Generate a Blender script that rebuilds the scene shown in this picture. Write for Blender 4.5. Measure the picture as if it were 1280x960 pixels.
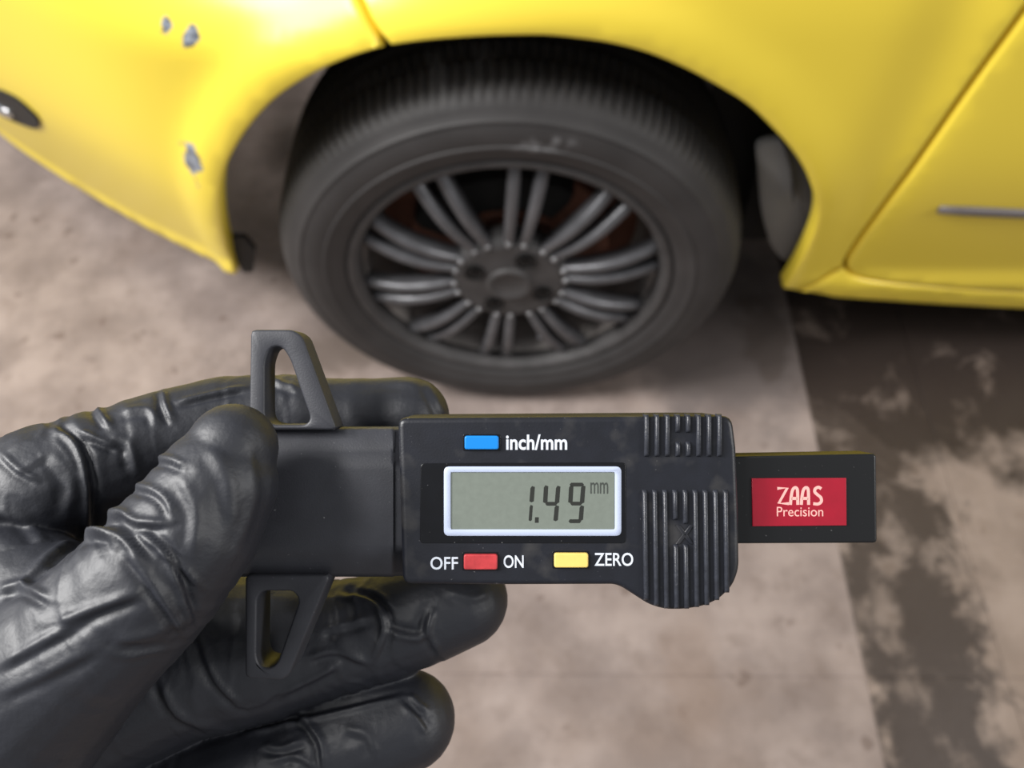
import bpy, bmesh, math, random
import numpy as np
from mathutils import Vector, Matrix, noise
from mathutils.geometry import delaunay_2d_cdt

for o in list(bpy.data.objects):
    bpy.data.objects.remove(o, do_unlink=True)
SC = bpy.context.scene
COL = SC.collection
random.seed(4)

# ------------------------------------------------------------------ camera
PITCH, YAW, ROLL = math.radians(58.512), math.radians(-6.299), math.radians(-6.180)
CAM = Vector((0.0603, -0.6461, 1.1138))
F = Vector((math.sin(YAW)*math.cos(PITCH), math.cos(YAW)*math.cos(PITCH), -math.sin(PITCH)))
R0 = Vector((math.cos(YAW), -math.sin(YAW), 0)); U0 = R0.cross(F)
RT = math.cos(ROLL)*R0 + math.sin(ROLL)*U0
UP = -math.sin(ROLL)*R0 + math.cos(ROLL)*U0
CM = Matrix(((RT.x, UP.x, -F.x, CAM.x), (RT.y, UP.y, -F.y, CAM.y), (RT.z, UP.z, -F.z, CAM.z), (0, 0, 0, 1)))
cd = bpy.data.cameras.new('camera'); cam = bpy.data.objects.new('camera', cd); COL.objects.link(cam)
cam.matrix_world = CM
cd.sensor_width = 36; cd.lens = 27.0; cd.clip_start = 0.01; cd.clip_end = 100
cd.dof.use_dof = True; cd.dof.focus_distance = 0.131; cd.dof.aperture_fstop = 19.0
SC.camera = cam

# ------------------------------------------------------------------ light
W = bpy.data.worlds.new('garage_ambient'); SC.world = W; W.use_nodes = True
W.node_tree.nodes['Background'].inputs[0].default_value = (0.95, 0.97, 1.0, 1)
W.node_tree.nodes['Background'].inputs[1].default_value = 0.36
def area(name, loc, target, sx, sy, power, col=(1, 0.985, 0.965)):
    l = bpy.data.lights.new(name, 'AREA'); l.shape = 'RECTANGLE'; l.size = sx; l.size_y = sy
    l.energy = power; l.color = col
    o = bpy.data.objects.new(name, l); COL.objects.link(o); o.location = loc
    o.rotation_euler = (Vector(target)-Vector(loc)).to_track_quat('-Z', 'Y').to_euler()
    return o
area('ceiling_lamp_front', (-1.0, -0.50, 2.45), (-0.3, -0.2, 0.4), 1.0, 0.25, 34)
area('ceiling_lamp_side', (-2.0, -0.45, 2.4), (-0.1, -0.2, 0.5), 0.9, 0.25, 86)
area('added_right_fill', (2.9, -1.0, 2.3), (0.3, 0, 0.4), 1.3, 0.35, 42)  # unseen fill light, added to brighten the right side of the car
vs = SC.view_settings
SC.display_settings.display_device = 'sRGB'
vs.view_transform = 'Standard'; vs.look = 'None'; vs.exposure = 0.0; vs.gamma = 1.0; vs.use_curve_mapping = False

# ------------------------------------------------------------------ helpers
def lin(r, g, b):
    return tuple((c/12.92 if c <= 0.04045 else ((c+0.055)/1.055)**2.4) for c in (r/255, g/255, b/255)) + (1,)

def mat(name, col, rough=0.5, metal=0.0, bump=0.0, bscale=200.0, var=0.0, vscale=30.0, coat=0.0, spec=0.5, bdist=0.0005, detail=4):
    m = bpy.data.materials.new(name); m.use_nodes = True
    nt = m.node_tree; b = nt.nodes['Principled BSDF']
    b.inputs['Base Color'].default_value = col; b.inputs['Roughness'].default_value = rough
    b.inputs['Metallic'].default_value = metal; b.inputs['Specular IOR Level'].default_value = spec
    b.inputs['Coat Weight'].default_value = coat; b.inputs['Coat Roughness'].default_value = 0.12
    tc = nt.nodes.new('ShaderNodeTexCoord')
    if bump > 0:
        n = nt.nodes.new('ShaderNodeTexNoise'); n.inputs['Scale'].default_value = bscale; n.inputs['Detail'].default_value = detail
        nt.links.new(tc.outputs['Object'], n.inputs['Vector'])
        bp = nt.nodes.new('ShaderNodeBump'); bp.inputs['Strength'].default_value = bump; bp.inputs['Distance'].default_value = bdist
        nt.links.new(n.outputs['Fac'], bp.inputs['Height']); nt.links.new(bp.outputs['Normal'], b.inputs['Normal'])
    if var > 0:
        n = nt.nodes.new('ShaderNodeTexNoise'); n.inputs['Scale'].default_value = vscale; n.inputs['Detail'].default_value = 6
        nt.links.new(tc.outputs['Object'], n.inputs['Vector'])
        mr = nt.nodes.new('ShaderNodeMapRange'); mr.inputs['From Min'].default_value = 0.3; mr.inputs['From Max'].default_value = 0.7
        mr.inputs['To Min'].default_value = 1-var; mr.inputs['To Max'].default_value = 1+var
        nt.links.new(n.outputs['Fac'], mr.inputs['Value'])
        mx = nt.nodes.new('ShaderNodeMix'); mx.data_type = 'RGBA'; mx.blend_type = 'MULTIPLY'; mx.inputs[0].default_value = 1
        mx.inputs[6].default_value = col
        nt.links.new(mr.outputs['Result'], mx.inputs[7]); nt.links.new(mx.outputs[2], b.inputs['Base Color'])
    return m

def tag(o, label=None, cat=None, group=None, kind=None):
    if label: o['label'] = label
    if cat: o['category'] = cat
    if group: o['group'] = group
    if kind: o['kind'] = kind
    return o

def mesh(name, V, Fc, m, parent=None, smooth=True, mw=None, angle=None):
    me = bpy.data.meshes.new(name); me.from_pydata([tuple(v) for v in V], [], [tuple(f) for f in Fc]); me.update()
    bm = bmesh.new(); bm.from_mesh(me); bmesh.ops.recalc_face_normals(bm, faces=bm.faces); bm.to_mesh(me); bm.free()
    if smooth:
        for p in me.polygons: p.use_smooth = True
        if angle is not None:
            me.set_sharp_from_angle(angle=math.radians(angle))
    me.materials.append(m)
    o = bpy.data.objects.new(name, me); COL.objects.link(o)
    if parent is not None: o.parent = parent
    if mw is not None: o.matrix_world = mw
    return o

def empty(name, mw=None, parent=None):
    o = bpy.data.objects.new(name, None); o.empty_display_size = 0.02; COL.objects.link(o)
    if parent is not None: o.parent = parent
    if mw is not None: o.matrix_world = mw
    return o

def offset_poly(P, d):
    """shift a counter-clockwise closed polygon inwards by d"""
    n = len(P); out = []
    for i in range(n):
        a, b, c = np.array(P[i-1]), np.array(P[i]), np.array(P[(i+1) % n])
        e1 = b-a; e2 = c-b
        e1 = e1/(np.linalg.norm(e1)+1e-12); e2 = e2/(np.linalg.norm(e2)+1e-12)
        n1 = np.array((-e1[1], e1[0])); n2 = np.array((-e2[1], e2[0]))
        m = n1+n2; L = np.linalg.norm(m)
        m = n1 if L < 1e-6 else m/L
        out.append(tuple(b+m*min(d/max(0.4, float(m@n1)), 2.2*d) if d >= 0 else b+m*max(d/max(0.4, float(m@n1)), 2.2*d)))
    return out

def ccw(P):
    s = sum(P[i-1][0]*P[i][1]-P[i][0]*P[i-1][1] for i in range(len(P)))
    return list(P) if s > 0 else list(P)[::-1]

def round_poly(P, r, k=5):
    P = [np.array(p, float) for p in P]; out = []; n = len(P)
    rr = r if isinstance(r, (list, tuple)) else [r]*n
    for i in range(n):
        a, b, c = P[i-1], P[i], P[(i+1) % n]
        d = min(rr[i], 0.45*np.linalg.norm(a-b), 0.45*np.linalg.norm(c-b))
        if d < 1e-9: out.append(tuple(b)); continue
        p = b+(a-b)/np.linalg.norm(a-b)*d; q = b+(c-b)/np.linalg.norm(c-b)*d
        for j in range(k+1):
            t = j/k; out.append(tuple((1-t)**2*p+2*t*(1-t)*b+t*t*q))
    return out

def loft(rings, close_start=True, close_end=True):
    n = len(rings[0]); V = [v for r in rings for v in r]; Fc = []
    for i in range(len(rings)-1):
        for j in range(n):
            k = (j+1) % n
            Fc.append((i*n+j, i*n+k, (i+1)*n+k, (i+1)*n+j))
    if close_start: Fc.append(tuple(range(n))[::-1])
    if close_end: Fc.append(tuple((len(rings)-1)*n+j for j in range(n)))
    return V, Fc

def prism(P, z0, z1, b):
    """closed prism over polygon P from z0 (back) to z1 (front) with a rounded front edge of size b"""
    P = ccw(P); rings = [[(x, y, z0) for x, y in P], [(x, y, z1-b) for x, y in P]]
    for t in (0.35, 0.7, 1.0):
        a = t*math.pi/2
        rings.append([(x, y, z1-b+b*math.sin(a)) for x, y in offset_poly(P, b*(1-math.cos(a)))])
    rings.append([(x, y, z1) for x, y in offset_poly(P, b*1.12)])
    return loft(rings)

def resample(P, n, start):
    P = [np.array(p, float) for p in ccw(P)]
    i0 = min(range(len(P)), key=lambda i: np.linalg.norm(P[i]-np.array(start)))
    P = P[i0:]+P[:i0]+[P[i0]]
    L = np.cumsum([0]+[np.linalg.norm(P[i+1]-P[i]) for i in range(len(P)-1)])
    P = np.array(P); s = np.linspace(0, L[-1], n, endpoint=False)
    return list(zip(np.interp(s, L, P[:, 0]), np.interp(s, L, P[:, 1])))

def polyline_spline(P, n):
    """Catmull-Rom through open points"""
    P = [np.array(p, float) for p in P]; Q = [2*P[0]-P[1]]+P+[2*P[-1]-P[-2]]; out = []
    for i in range(1, len(Q)-2):
        for j in range(n):
            t = j/n; a, b, c, d = Q[i-1], Q[i], Q[i+1], Q[i+2]
            out.append(0.5*((2*b)+(c-a)*t+(2*a-5*b+4*c-d)*t*t+(3*b-3*c+d-a)*t**3))
    out.append(P[-1]); return [tuple(p) for p in out]

# ------------------------------------------------------------------ materials
def floor_material():
    m = bpy.data.materials.new('stained_concrete'); m.use_nodes = True
    nt = m.node_tree; N = nt.nodes; L = nt.links; b = N['Principled BSDF']
    geo = N.new('ShaderNodeNewGeometry'); pos = geo.outputs['Position']
    def nz(scale, detail=5, rough=0.6, dist=0.0, off=(0, 0, 0), sc=(1, 1, 1)):
        mp = N.new('ShaderNodeMapping'); mp.inputs['Location'].default_value = off; mp.inputs['Scale'].default_value = sc
        L.new(pos, mp.inputs['Vector'])
        n = N.new('ShaderNodeTexNoise'); n.inputs['Scale'].default_value = scale; n.inputs['Detail'].default_value = detail
        n.inputs['Roughness'].default_value = rough; n.inputs['Distortion'].default_value = dist
        L.new(mp.outputs[0], n.inputs['Vector']); return n.outputs['Fac']
    def rng(v, a, c, lo=0.0, hi=1.0, smooth=True):
        r = N.new('ShaderNodeMapRange'); r.interpolation_type = 'SMOOTHSTEP' if smooth else 'LINEAR'
        r.inputs['From Min'].default_value = a; r.inputs['From Max'].default_value = c
        r.inputs['To Min'].default_value = lo; r.inputs['To Max'].default_value = hi
        L.new(v, r.inputs['Value']); return r.outputs['Result']
    def mth(op, a, c=None):
        n = N.new('ShaderNodeMath'); n.operation = op
        for i, v in enumerate((a, c)):
            if v is None: continue
            if isinstance(v, (int, float)): n.inputs[i].default_value = v
            else: L.new(v, n.inputs[i])
        return n.outputs[0]
    def mix(f, a, c):
        n = N.new('ShaderNodeMix'); n.data_type = 'RGBA'
        if isinstance(f, (int, float)): n.inputs[0].default_value = f
        else: L.new(f, n.inputs[0])
        for i, v in ((6, a), (7, c)):
            if isinstance(v, tuple): n.inputs[i].default_value = v
            else: L.new(v, n.inputs[i])
        return n.outputs[2]
    sx = N.new('ShaderNodeSeparateXYZ'); L.new(pos, sx.inputs[0]); X, Y = sx.outputs[0], sx.outputs[1]
    base = mix(rng(nz(7, 6), 0.35, 0.68), lin(122, 109, 103), lin(151, 137, 130))
    base = mix(rng(nz(3.2, 4, off=(3, 1, 0)), 0.5, 0.72, 0, 0.45), base, lin(122, 104, 92))
    base = mix(rng(nz(21, 8, 0.7, off=(1, 9, 0)), 0.47, 0.70, 0, 0.42), base, lin(100, 85, 76))
    # small dark drips
    spots = rng(nz(26, 2, 0.4, off=(5.1, 2.3, 0)), 0.66, 0.735, 0, 0.6)
    base = mix(spots, base, lin(96, 80, 72))
    # grey smear by the right of the wheel
    def blob(cx, cy, rx, ry, wob=0.35, sc=9):
        dx = mth('DIVIDE', mth('SUBTRACT', X, cx), rx); dy = mth('DIVIDE', mth('SUBTRACT', Y, cy), ry)
        d = mth('SQRT', mth('ADD', mth('MULTIPLY', dx, dx), mth('MULTIPLY', dy, dy)))
        return mth('ADD', d, mth('MULTIPLY', mth('SUBTRACT', nz(sc, 5), 0.5), wob*4))
    base = mix(rng(blob(0.36, 0.12, 0.20, 0.22), 1.1, 0.5, 0, 0.8), base, lin(92, 84, 82))
    base = mix(rng(blob(0.42, 0.12, 0.06, 0.12, 0.5, 14), 0.9, 0.5, 0, 0.5), base, lin(70, 58, 50))
    base = mix(rng(blob(-0.36, 0.10, 0.20, 0.055, 0.3, 14), 1.1, 0.4, 0, 0.75), base, lin(92, 80, 72))
    base = mix(rng(blob(0.24, -0.44, 0.05, 0.14, 0.4, 12), 1.0, 0.3, 0, 0.35), base, lin(124, 104, 90))
    # oily dirt right of the slab joint
    right = rng(X, 0.470, 0.474, 0, 1, False)
    oil1 = rng(blob(0.72, 0.16, 0.40, 0.30, 0.36, 8), 1.15, 0.80)
    trk = mth('ADD', 0.545, mth('MULTIPLY', mth('ADD', Y, 0.45), -0.02))
    tx = mth('DIVIDE', mth('ABSOLUTE', mth('SUBTRACT', X, trk)), 0.10)
    trkd = mth('ADD', tx, mth('MULTIPLY', mth('SUBTRACT', nz(11, 6, 0.65, 0.3, (1.7, 0.4, 0)), 0.5), 3.2))
    oil2 = rng(trkd, 1.15, 0.6, 0, 0.92)
    oil3 = mth('MULTIPLY', rng(nz(14, 5, 0.6, 0.4, (7, 3, 0)), 0.52, 0.64), rng(X, 0.64, 0.70, 1, 0.15))
    oil = mth('MULTIPLY', right, mth('MAXIMUM', mth('MAXIMUM', oil1, oil2), mth('MULTIPLY', oil3, 0.6)))
    clear = rng(nz(9, 7, 0.62, 0.3, (2.2, 8.1, 0)), 0.54, 0.70, 0, 0.65)
    oil = mth('MULTIPLY', oil, mth('SUBTRACT', 1.0, clear))
    base = mix(mth('MULTIPLY', right, 0.35), base, lin(140, 122, 104))
    base = mix(mth('MULTIPLY', oil, 0.95), base, lin(42, 33, 29))
    L.new(base, b.inputs['Base Color'])
    L.new(rng(oil, 0, 1, 0.75, 0.5), b.inputs['Roughness'])
    bp = N.new('ShaderNodeBump'); bp.inputs['Strength'].default_value = 0.25; bp.inputs['Distance'].default_value = 0.002
    L.new(nz(120, 5), bp.inputs['Height']); L.new(bp.outputs[0], b.inputs['Normal'])
    return m

YEL = lin(247, 220, 72)
def paint_material(name, chips=()):
    m = bpy.data.materials.new(name); m.use_nodes = True
    nt = m.node_tree; N = nt.nodes; L = nt.links; b = N['Principled BSDF']
    b.inputs['Roughness'].default_value = 0.34; b.inputs['Coat Weight'].default_value = 0.25; b.inputs['Coat Roughness'].default_value = 0.22
    b.inputs['Base Color'].default_value = YEL
    geo = N.new('ShaderNodeNewGeometry'); pos = geo.outputs['Position']
    prev = None
    if chips:
        n = N.new('ShaderNodeTexNoise'); n.inputs['Scale'].default_value = 70; n.inputs['Detail'].default_value = 4
        L.new(pos, n.inputs['Vector'])
        tot = None
        for (cx, cz, ax, az, rot) in chips:
            mp = N.new('ShaderNodeMapping'); mp.vector_type = 'TEXTURE'
            mp.inputs['Location'].default_value = (cx, 0, cz); mp.inputs['Rotation'].default_value = (0, rot, 0)
            mp.inputs['Scale'].default_value = (ax, 1e3, az)
            L.new(pos, mp.inputs['Vector'])
            ln = N.new('ShaderNodeVectorMath'); ln.operation = 'LENGTH'; L.new(mp.outputs[0], ln.inputs[0])
            ad = N.new('ShaderNodeMath'); ad.operation = 'MULTIPLY_ADD'; ad.inputs[1].default_value = 3.2
            L.new(n.outputs['Fac'], ad.inputs[0]); L.new(ln.outputs['Value'], ad.inputs[2])
            r = N.new('ShaderNodeMapRange'); r.inputs['From Min'].default_value = 2.45; r.inputs['From Max'].default_value = 2.25
            L.new(ad.outputs[0], r.inputs['Value'])
            if tot is None: tot = r.outputs[0]
            else:
                mx = N.new('ShaderNodeMath'); mx.operation = 'MAXIMUM'; L.new(tot, mx.inputs[0]); L.new(r.outputs[0], mx.inputs[1]); tot = mx.outputs[0]
        n2 = N.new('ShaderNodeTexNoise'); n2.inputs['Scale'].default_value = 160; L.new(pos, n2.inputs['Vector'])
        cr = N.new('ShaderNodeValToRGB'); cr.color_ramp.elements[0].position = 0.4; cr.color_ramp.elements[0].color = lin(78, 82, 90)
        cr.color_ramp.elements[1].position = 0.6; cr.color_ramp.elements[1].color = lin(150, 156, 166)
        L.new(n2.outputs['Fac'], cr.inputs[0])
        mx = N.new('ShaderNodeMix'); mx.data_type = 'RGBA'; L.new(tot, mx.inputs[0]); mx.inputs[6].default_value = YEL
        L.new(cr.outputs[0], mx.inputs[7]); L.new(mx.outputs[2], b.inputs['Base Color'])
    return m

M = {}
M['floor'] = floor_material()
M['paint'] = paint_material('yellow_paint')
M['bumper'] = paint_material('chipped_yellow_paint', [(-0.303, 0.688, 0.006, 0.009, 0.3), (-0.284, 0.677, 0.007, 0.016, 0.75), (-0.343, 0.530, 0.014, 0.030, 0.25)])
M['tyre'] = mat('tyre_rubber', lin(50, 48, 48), 0.6, bump=0.3, bscale=260, var=0.22, vscale=14, spec=0.5)
M['rim'] = mat('dark_wheel_paint', lin(96, 96, 99), 0.34, metal=0.4, bump=0.1, bscale=300, var=0.2, vscale=40)
M['hub'] = mat('dusty_hub_paint', lin(66, 64, 64), 0.6, metal=0.1, bump=0.1, bscale=300, var=0.2, vscale=40)
M['barrel'] = mat('dusty_lit_barrel', lin(128, 122, 118), 0.55, metal=0.2, var=0.3, vscale=25)  # dusty grey, lightened for the light reaching the barrel through the spokes
M['rust'] = mat('rusty_iron', lin(104, 66, 50), 0.8, metal=0.1, bump=0.4, bscale=150, var=0.35, vscale=40)
M['black'] = mat('black_plastic_trim', lin(22, 22, 22), 0.6, bump=0.1, bscale=200)
M['under'] = mat('underbody_coating', lin(20, 19, 18), 0.9, bump=0.3, bscale=60, var=0.3)
M['liner'] = mat('grey_wheel_liner', lin(118, 116, 114), 0.7, bump=0.2, bscale=80, var=0.15, vscale=12)
M['stripm'] = mat('grey_rub_strip', lin(98, 92, 92), 0.45, bump=0.1, bscale=300)
M['weight'] = mat('balance_weight_zinc', lin(214, 216, 224), 0.4, metal=0.3)
M['chrome'] = mat('lamp_lens', lin(210, 212, 214), 0.12, metal=0.9)
M['bolt'] = mat('bolt_steel', lin(10, 10, 10), 0.55, metal=0.5)
M['glint'] = mat('spoke_end_glint', lin(150, 150, 152), 0.3, metal=0.7)  # pale metal for highlights painted in at the spoke ends
M['plastic'] = mat('gauge_plastic', lin(21, 23, 31), 0.42, bump=0.22, bscale=2600, var=0.18, vscale=300, bdist=0.0001)  # darkened to stand in for shade from the unmodelled phone and photographer
M['plastic_worn'] = mat('gauge_plastic_grey', lin(52, 53, 59), 0.5, bump=0.3, bscale=3200, var=0.10, vscale=250, bdist=0.0001)
M['rib'] = mat('worn_rib_plastic', lin(42, 44, 51), 0.4, bump=0.5, bscale=3500, var=0.3, vscale=900, bdist=0.0001)
M['panel'] = mat('display_panel_black', lin(7, 8, 13), 0.28, bump=0.05, bscale=3000, var=0.2, vscale=500, bdist=0.00005)
M['endbar'] = mat('end_bar_black', lin(14, 15, 17), 0.36, bump=0.08, bscale=2500, bdist=0.0001)
M['frame'] = mat('display_frame', lin(178, 188, 212), 0.4)
M['lcd'] = mat('lcd_glass', lin(112, 119, 111), 0.35, var=0.05, vscale=900)  # screen colour lowered too, for shade that nothing in the scene casts
M['segment'] = mat('lcd_segment', lin(34, 36, 32), 0.5)
M['faint'] = mat('lcd_segment_faint', lin(58, 62, 58), 0.5)
M['print'] = mat('white_print', lin(206, 212, 222), 0.5)
M['pinkprint'] = mat('pale_print', lin(226, 170, 162), 0.5)
M['blue'] = mat('blue_rubber_button', lin(8, 124, 208), 0.4, bump=0.05, bscale=2000, bdist=0.0001)
M['red'] = mat('red_rubber_button', lin(174, 54, 58), 0.45, var=0.18, vscale=700)
M['yellow'] = mat('cream_yellow_button', lin(226, 196, 106), 0.45, var=0.05, vscale=700)
M['label'] = mat('red_label', lin(146, 10, 36), 0.42, var=0.05, vscale=400)  # red deepened with the same missing phone shade in its colour

def specks(m, col, scale, lo, hi, amount, ellipse=None):
    """adds dust specks (or one scuffed patch inside an ellipse) over a material's colour"""
    nt = m.node_tree; N = nt.nodes; Lk = nt.links; b = N['Principled BSDF']
    tc = N.new('ShaderNodeTexCoord'); n = N.new('ShaderNodeTexNoise'); n.inputs['Scale'].default_value = scale; n.inputs['Detail'].default_value = 3
    Lk.new(tc.outputs['Object'], n.inputs['Vector'])
    r = N.new('ShaderNodeMapRange'); r.inputs['From Min'].default_value = lo; r.inputs['From Max'].default_value = hi; r.inputs['To Max'].default_value = amount
    Lk.new(n.outputs['Fac'], r.inputs['Value']); fac = r.outputs[0]
    if ellipse:
        (c, sc) = ellipse
        mp = N.new('ShaderNodeMapping'); mp.vector_type = 'TEXTURE'; mp.inputs['Location'].default_value = c; mp.inputs['Scale'].default_value = sc
        Lk.new(tc.outputs['Object'], mp.inputs['Vector'])
        ln = N.new('ShaderNodeVectorMath'); ln.operation = 'LENGTH'; Lk.new(mp.outputs[0], ln.inputs[0])
        r2 = N.new('ShaderNodeMapRange'); r2.inputs['From Min'].default_value = 1.0; r2.inputs['From Max'].default_value = 0.5; Lk.new(ln.outputs['Value'], r2.inputs['Value'])
        mu = N.new('ShaderNodeMath'); mu.operation = 'MULTIPLY'; Lk.new(fac, mu.inputs[0]); Lk.new(r2.outputs[0], mu.inputs[1]); fac = mu.outputs[0]
    mx = N.new('ShaderNodeMix'); mx.data_type = 'RGBA'; Lk.new(fac, mx.inputs[0]); mx.inputs[7].default_value = col
    if b.inputs['Base Color'].links: Lk.new(b.inputs['Base Color'].links[0].from_socket, mx.inputs[6])
    else: mx.inputs[6].default_value = b.inputs['Base Color'].default_value
    Lk.new(mx.outputs[2], b.inputs['Base Color'])
for k_ in ('plastic', 'plastic_worn', 'panel', 'endbar', 'rib'): specks(M[k_], lin(150, 150, 150), 1500, 0.71, 0.80, 0.6)
specks(M['plastic'], lin(74, 72, 70), 140, 0.55, 0.75, 0.5)
specks(M['tyre'], lin(150, 150, 152), 90, 0.40, 0.66, 0.4, ((0.050, 0.0, 0.243), (0.042, 1.0, 0.014)))

# ------------------------------------------------------------------ floor
XJ = [-4.0, -1.62, 0.472, 0.655, 4.5]; YJ = [-4.5, -2.5, -0.438, 1.6, 4.5]
floor = mesh('floor', [(-4.1, -4.6, -0.0012), (4.6, -4.6, -0.0012), (4.6, 4.6, -0.0012), (-4.1, 4.6, -0.0012)], [(0, 1, 2, 3)], M['floor'], smooth=False)
tag(floor, 'bare stained concrete workshop floor with slab joints', 'floor', kind='structure')
for i in range(4):
    for j in range(4):
        x0, x1, y0, y1 = XJ[i], XJ[i+1], YJ[j], YJ[j+1]; g = 0.0008; h = 0.0005
        P = [(x0+g, y0+g), (x1-g, y0+g), (x1-g, y1-g), (x0+g, y1-g)]
        rings = [[(x, y, -0.0011) for x, y in P], [(x, y, -0.0004) for x, y in P], [(x, y, 0) for x, y in offset_poly(P, h)]]
        mesh('concrete_slab', *loft(rings), M['floor'], floor, smooth=False)

# ------------------------------------------------------------------ car
car = empty('car', Matrix.Translation((0, 0.6, 0)))
tag(car, 'bright yellow car with black multi-spoke front wheel and chipped bumper paint', 'car')
IM = Matrix.Translation((0, -0.6, 0))
def cpart(name, V, Fc, m, parent=None, smooth=True, angle=None):
    V = [(v[0], v[1]-0.6, v[2]) for v in V] if parent is None else V
    return mesh(name, V, Fc, m, parent or car, smooth, angle=angle)

BOT = [(-0.397, 0.267), (-0.425, 0.250), (-0.454, 0.236), (-0.512, 0.214), (-0.642, 0.167), (-0.77, 0.142), (-0.9, 0.135), (-1.015, 0.14), (-1.12, 0.15), (-1.2, 0.16)]
BX = [-q[0] for q in BOT]; BZ = [q[1] for q in BOT]
def softp(x, w):
    return w*np.log1p(np.exp(np.clip(x/w, -50, 50)))
ARCH = [(-0.397, 0.267), (-0.383, 0.328), (-0.362, 0.39), (-0.343, 0.44), (-0.324, 0.484), (-0.302, 0.525), (-0.274, 0.562), (-0.246, 0.592), (-0.216, 0.618), (-0.186, 0.637),
        (-0.154, 0.653), (-0.123, 0.664), (-0.09, 0.672), (-0.05, 0.676), (-0.005, 0.678), (0.024, 0.678), (0.054, 0.677), (0.083, 0.673), (0.113, 0.667),
        (0.147, 0.656), (0.182, 0.639), (0.215, 0.619), (0.251, 0.594), (0.28, 0.566), (0.308, 0.535), (0.33, 0.505), (0.348, 0.472), (0.361, 0.443),
        (0.369, 0.415), (0.375, 0.379), (0.379, 0.332), (0.381, 0.281), (0.38, 0.232)]
ARCH_L = polyline_spline(ARCH[:13], 4)
ARCH_R = polyline_spline(ARCH[12:], 4)
ARCH_ALL = np.array(ARCH_L+ARCH_R[1:])
def arch_dist(X, Z):
    return np.sqrt((X-ARCH_ALL[:, 0])**2+(Z-ARCH_ALL[:, 1])**2).min()
def side(X, Z):
    """depth of the outer skin of the car at length X and height Z"""
    y = -0.008+0.231*softp(0.47-Z, 0.035)+0.9*max(Z-0.66, 0)**2+6.0*max(Z-0.8, 0)**3
    y += 0.70*softp(-(X+0.37), 0.045)+1.3*softp(-(X+1.10), 0.05)
    y += 12.0*max(Z-0.657, 0)**2*math.exp(-((X+0.20)/0.12)**2)          # rounded shoulder of the bumper corner
    if X < -0.36:
        y -= 0.009*math.exp(-((Z-float(np.interp(-X, BX, BZ))-0.012)/0.012)**2)   # rolled lip along the lower edge
    d = arch_dist(X, Z)
    y += (0.016 if X < 0.0 else 0.016-0.010*min(1, X/0.2))*(1-1/(1+math.exp((d-0.042)/0.007)))-0.006   # rolled flare round the arch
    y += 0.008*math.exp(-((X-0.425)/0.035)**2)*max(0, min(1, (Z-0.25)/0.2))  # shallow hollow before the door
    y += 0.010*(1-1/(1+math.exp(-(Z-0.262-0.05*(0.5-X))/0.006)))*max(0, min(1, (X-0.40)/0.06))*-1   # sill stands proud below the door
    return y
def inside(P, q):
    x, y = q; c = False; n = len(P)
    for i in range(n):
        (x1, y1), (x2, y2) = P[i-1], P[i]
        if (y1 > y) != (y2 > y) and x < (x2-x1)*(y-y1)/(y2-y1)+x1: c = not c
    return c
def skin(name, P, m, step=0.014, gap=0.0028, deep=0.016, roll=0.004):
    """a body panel: the region P of the car side as a curved sheet with rolled edges turned inwards"""
    P = ccw(P)
    # dense boundary
    D = []
    for i in range(len(P)):
        a, b = np.array(P[i]), np.array(P[(i+1) % len(P)]); k = max(1, int(np.linalg.norm(b-a)/(step*0.9)))
        D += [tuple(a+(b-a)*j/k) for j in range(k)]
    P = offset_poly(D, gap)
    Q = offset_poly(P, roll)
    arr = np.array(Q); pts = [Vector(q) for q in Q]; n = len(Q)
    x0, z0 = arr.min(0); x1, z1 = arr.max(0); r = 0
    z = z0
    while z < z1:
        x = x0+(step/2 if r % 2 else 0)
        while x < x1:
            if np.sqrt(((arr-(x, z))**2).sum(1)).min() > step*0.55 and inside(Q, (x, z)): pts.append(Vector((x, z)))
            x += step
        z += step*0.87; r += 1
    vs2, _, fc, ov, _, _ = delaunay_2d_cdt(pts, [], [list(range(n))], 1, 1e-7)
    V = [(v.x, side(v.x, v.y), v.y) for v in vs2]; Fc = [tuple(f) for f in fc]
    ring = [next(i for i, o in enumerate(ov) if k in o) for k in range(n)]
    prev = ring
    for off, dy in ((0.55*roll, 0.0009), (0.0, 0.0045), (0.0, deep)):
        R = offset_poly(P, off); idx = []
        for (x, zz) in R:
            idx.append(len(V)); V.append((x, side(x, zz)+dy, zz))
        for k in range(n):
            Fc.append((prev[k], prev[(k+1) % n], idx[(k+1) % n], idx[k]))
        prev = idx
    return cpart(name, V, Fc, m)

GAPB = [(-0.09, 0.672), (-0.106, 0.695), (-0.123, 0.719), (-0.15, 0.755), (-0.19, 0.80)]
bumper = skin('front_bumper', ARCH_L+GAPB[1:]+[(-0.5, 0.80), (-0.9, 0.74), (-1.2, 0.66)]+BOT[::-1][:-1], M['bumper'], deep=0.03)
DG = polyline_spline([(0.50, 0.80), (0.477, 0.68), (0.463, 0.585), (0.452, 0.475), (0.447, 0.39), (0.447, 0.325), (0.450, 0.295), (0.460, 0.274), (0.480, 0.261), (0.524, 0.249), (0.607, 0.232), (0.728, 0.211), (1.2, 0.15), (1.5, 0.11)], 4)
DGF = [p for p in DG if p[1] > 0.285]
SB = [(0.38, 0.232), (0.412, 0.221), (0.474, 0.204), (0.603, 0.179), (0.761, 0.152), (1.2, 0.09), (1.5, 0.06)]
fender = skin('front_fender', ARCH_R+[(0.405, 0.223), (0.428, 0.255)]+DGF[::-1]+[(0.52, 0.90), (-0.30, 0.90)]+GAPB[::-1][:-1], M['paint'], deep=0.025)
door = skin('front_door', DG+[(1.5, 0.85), (0.505, 0.85)], M['paint'], deep=0.02)
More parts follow.
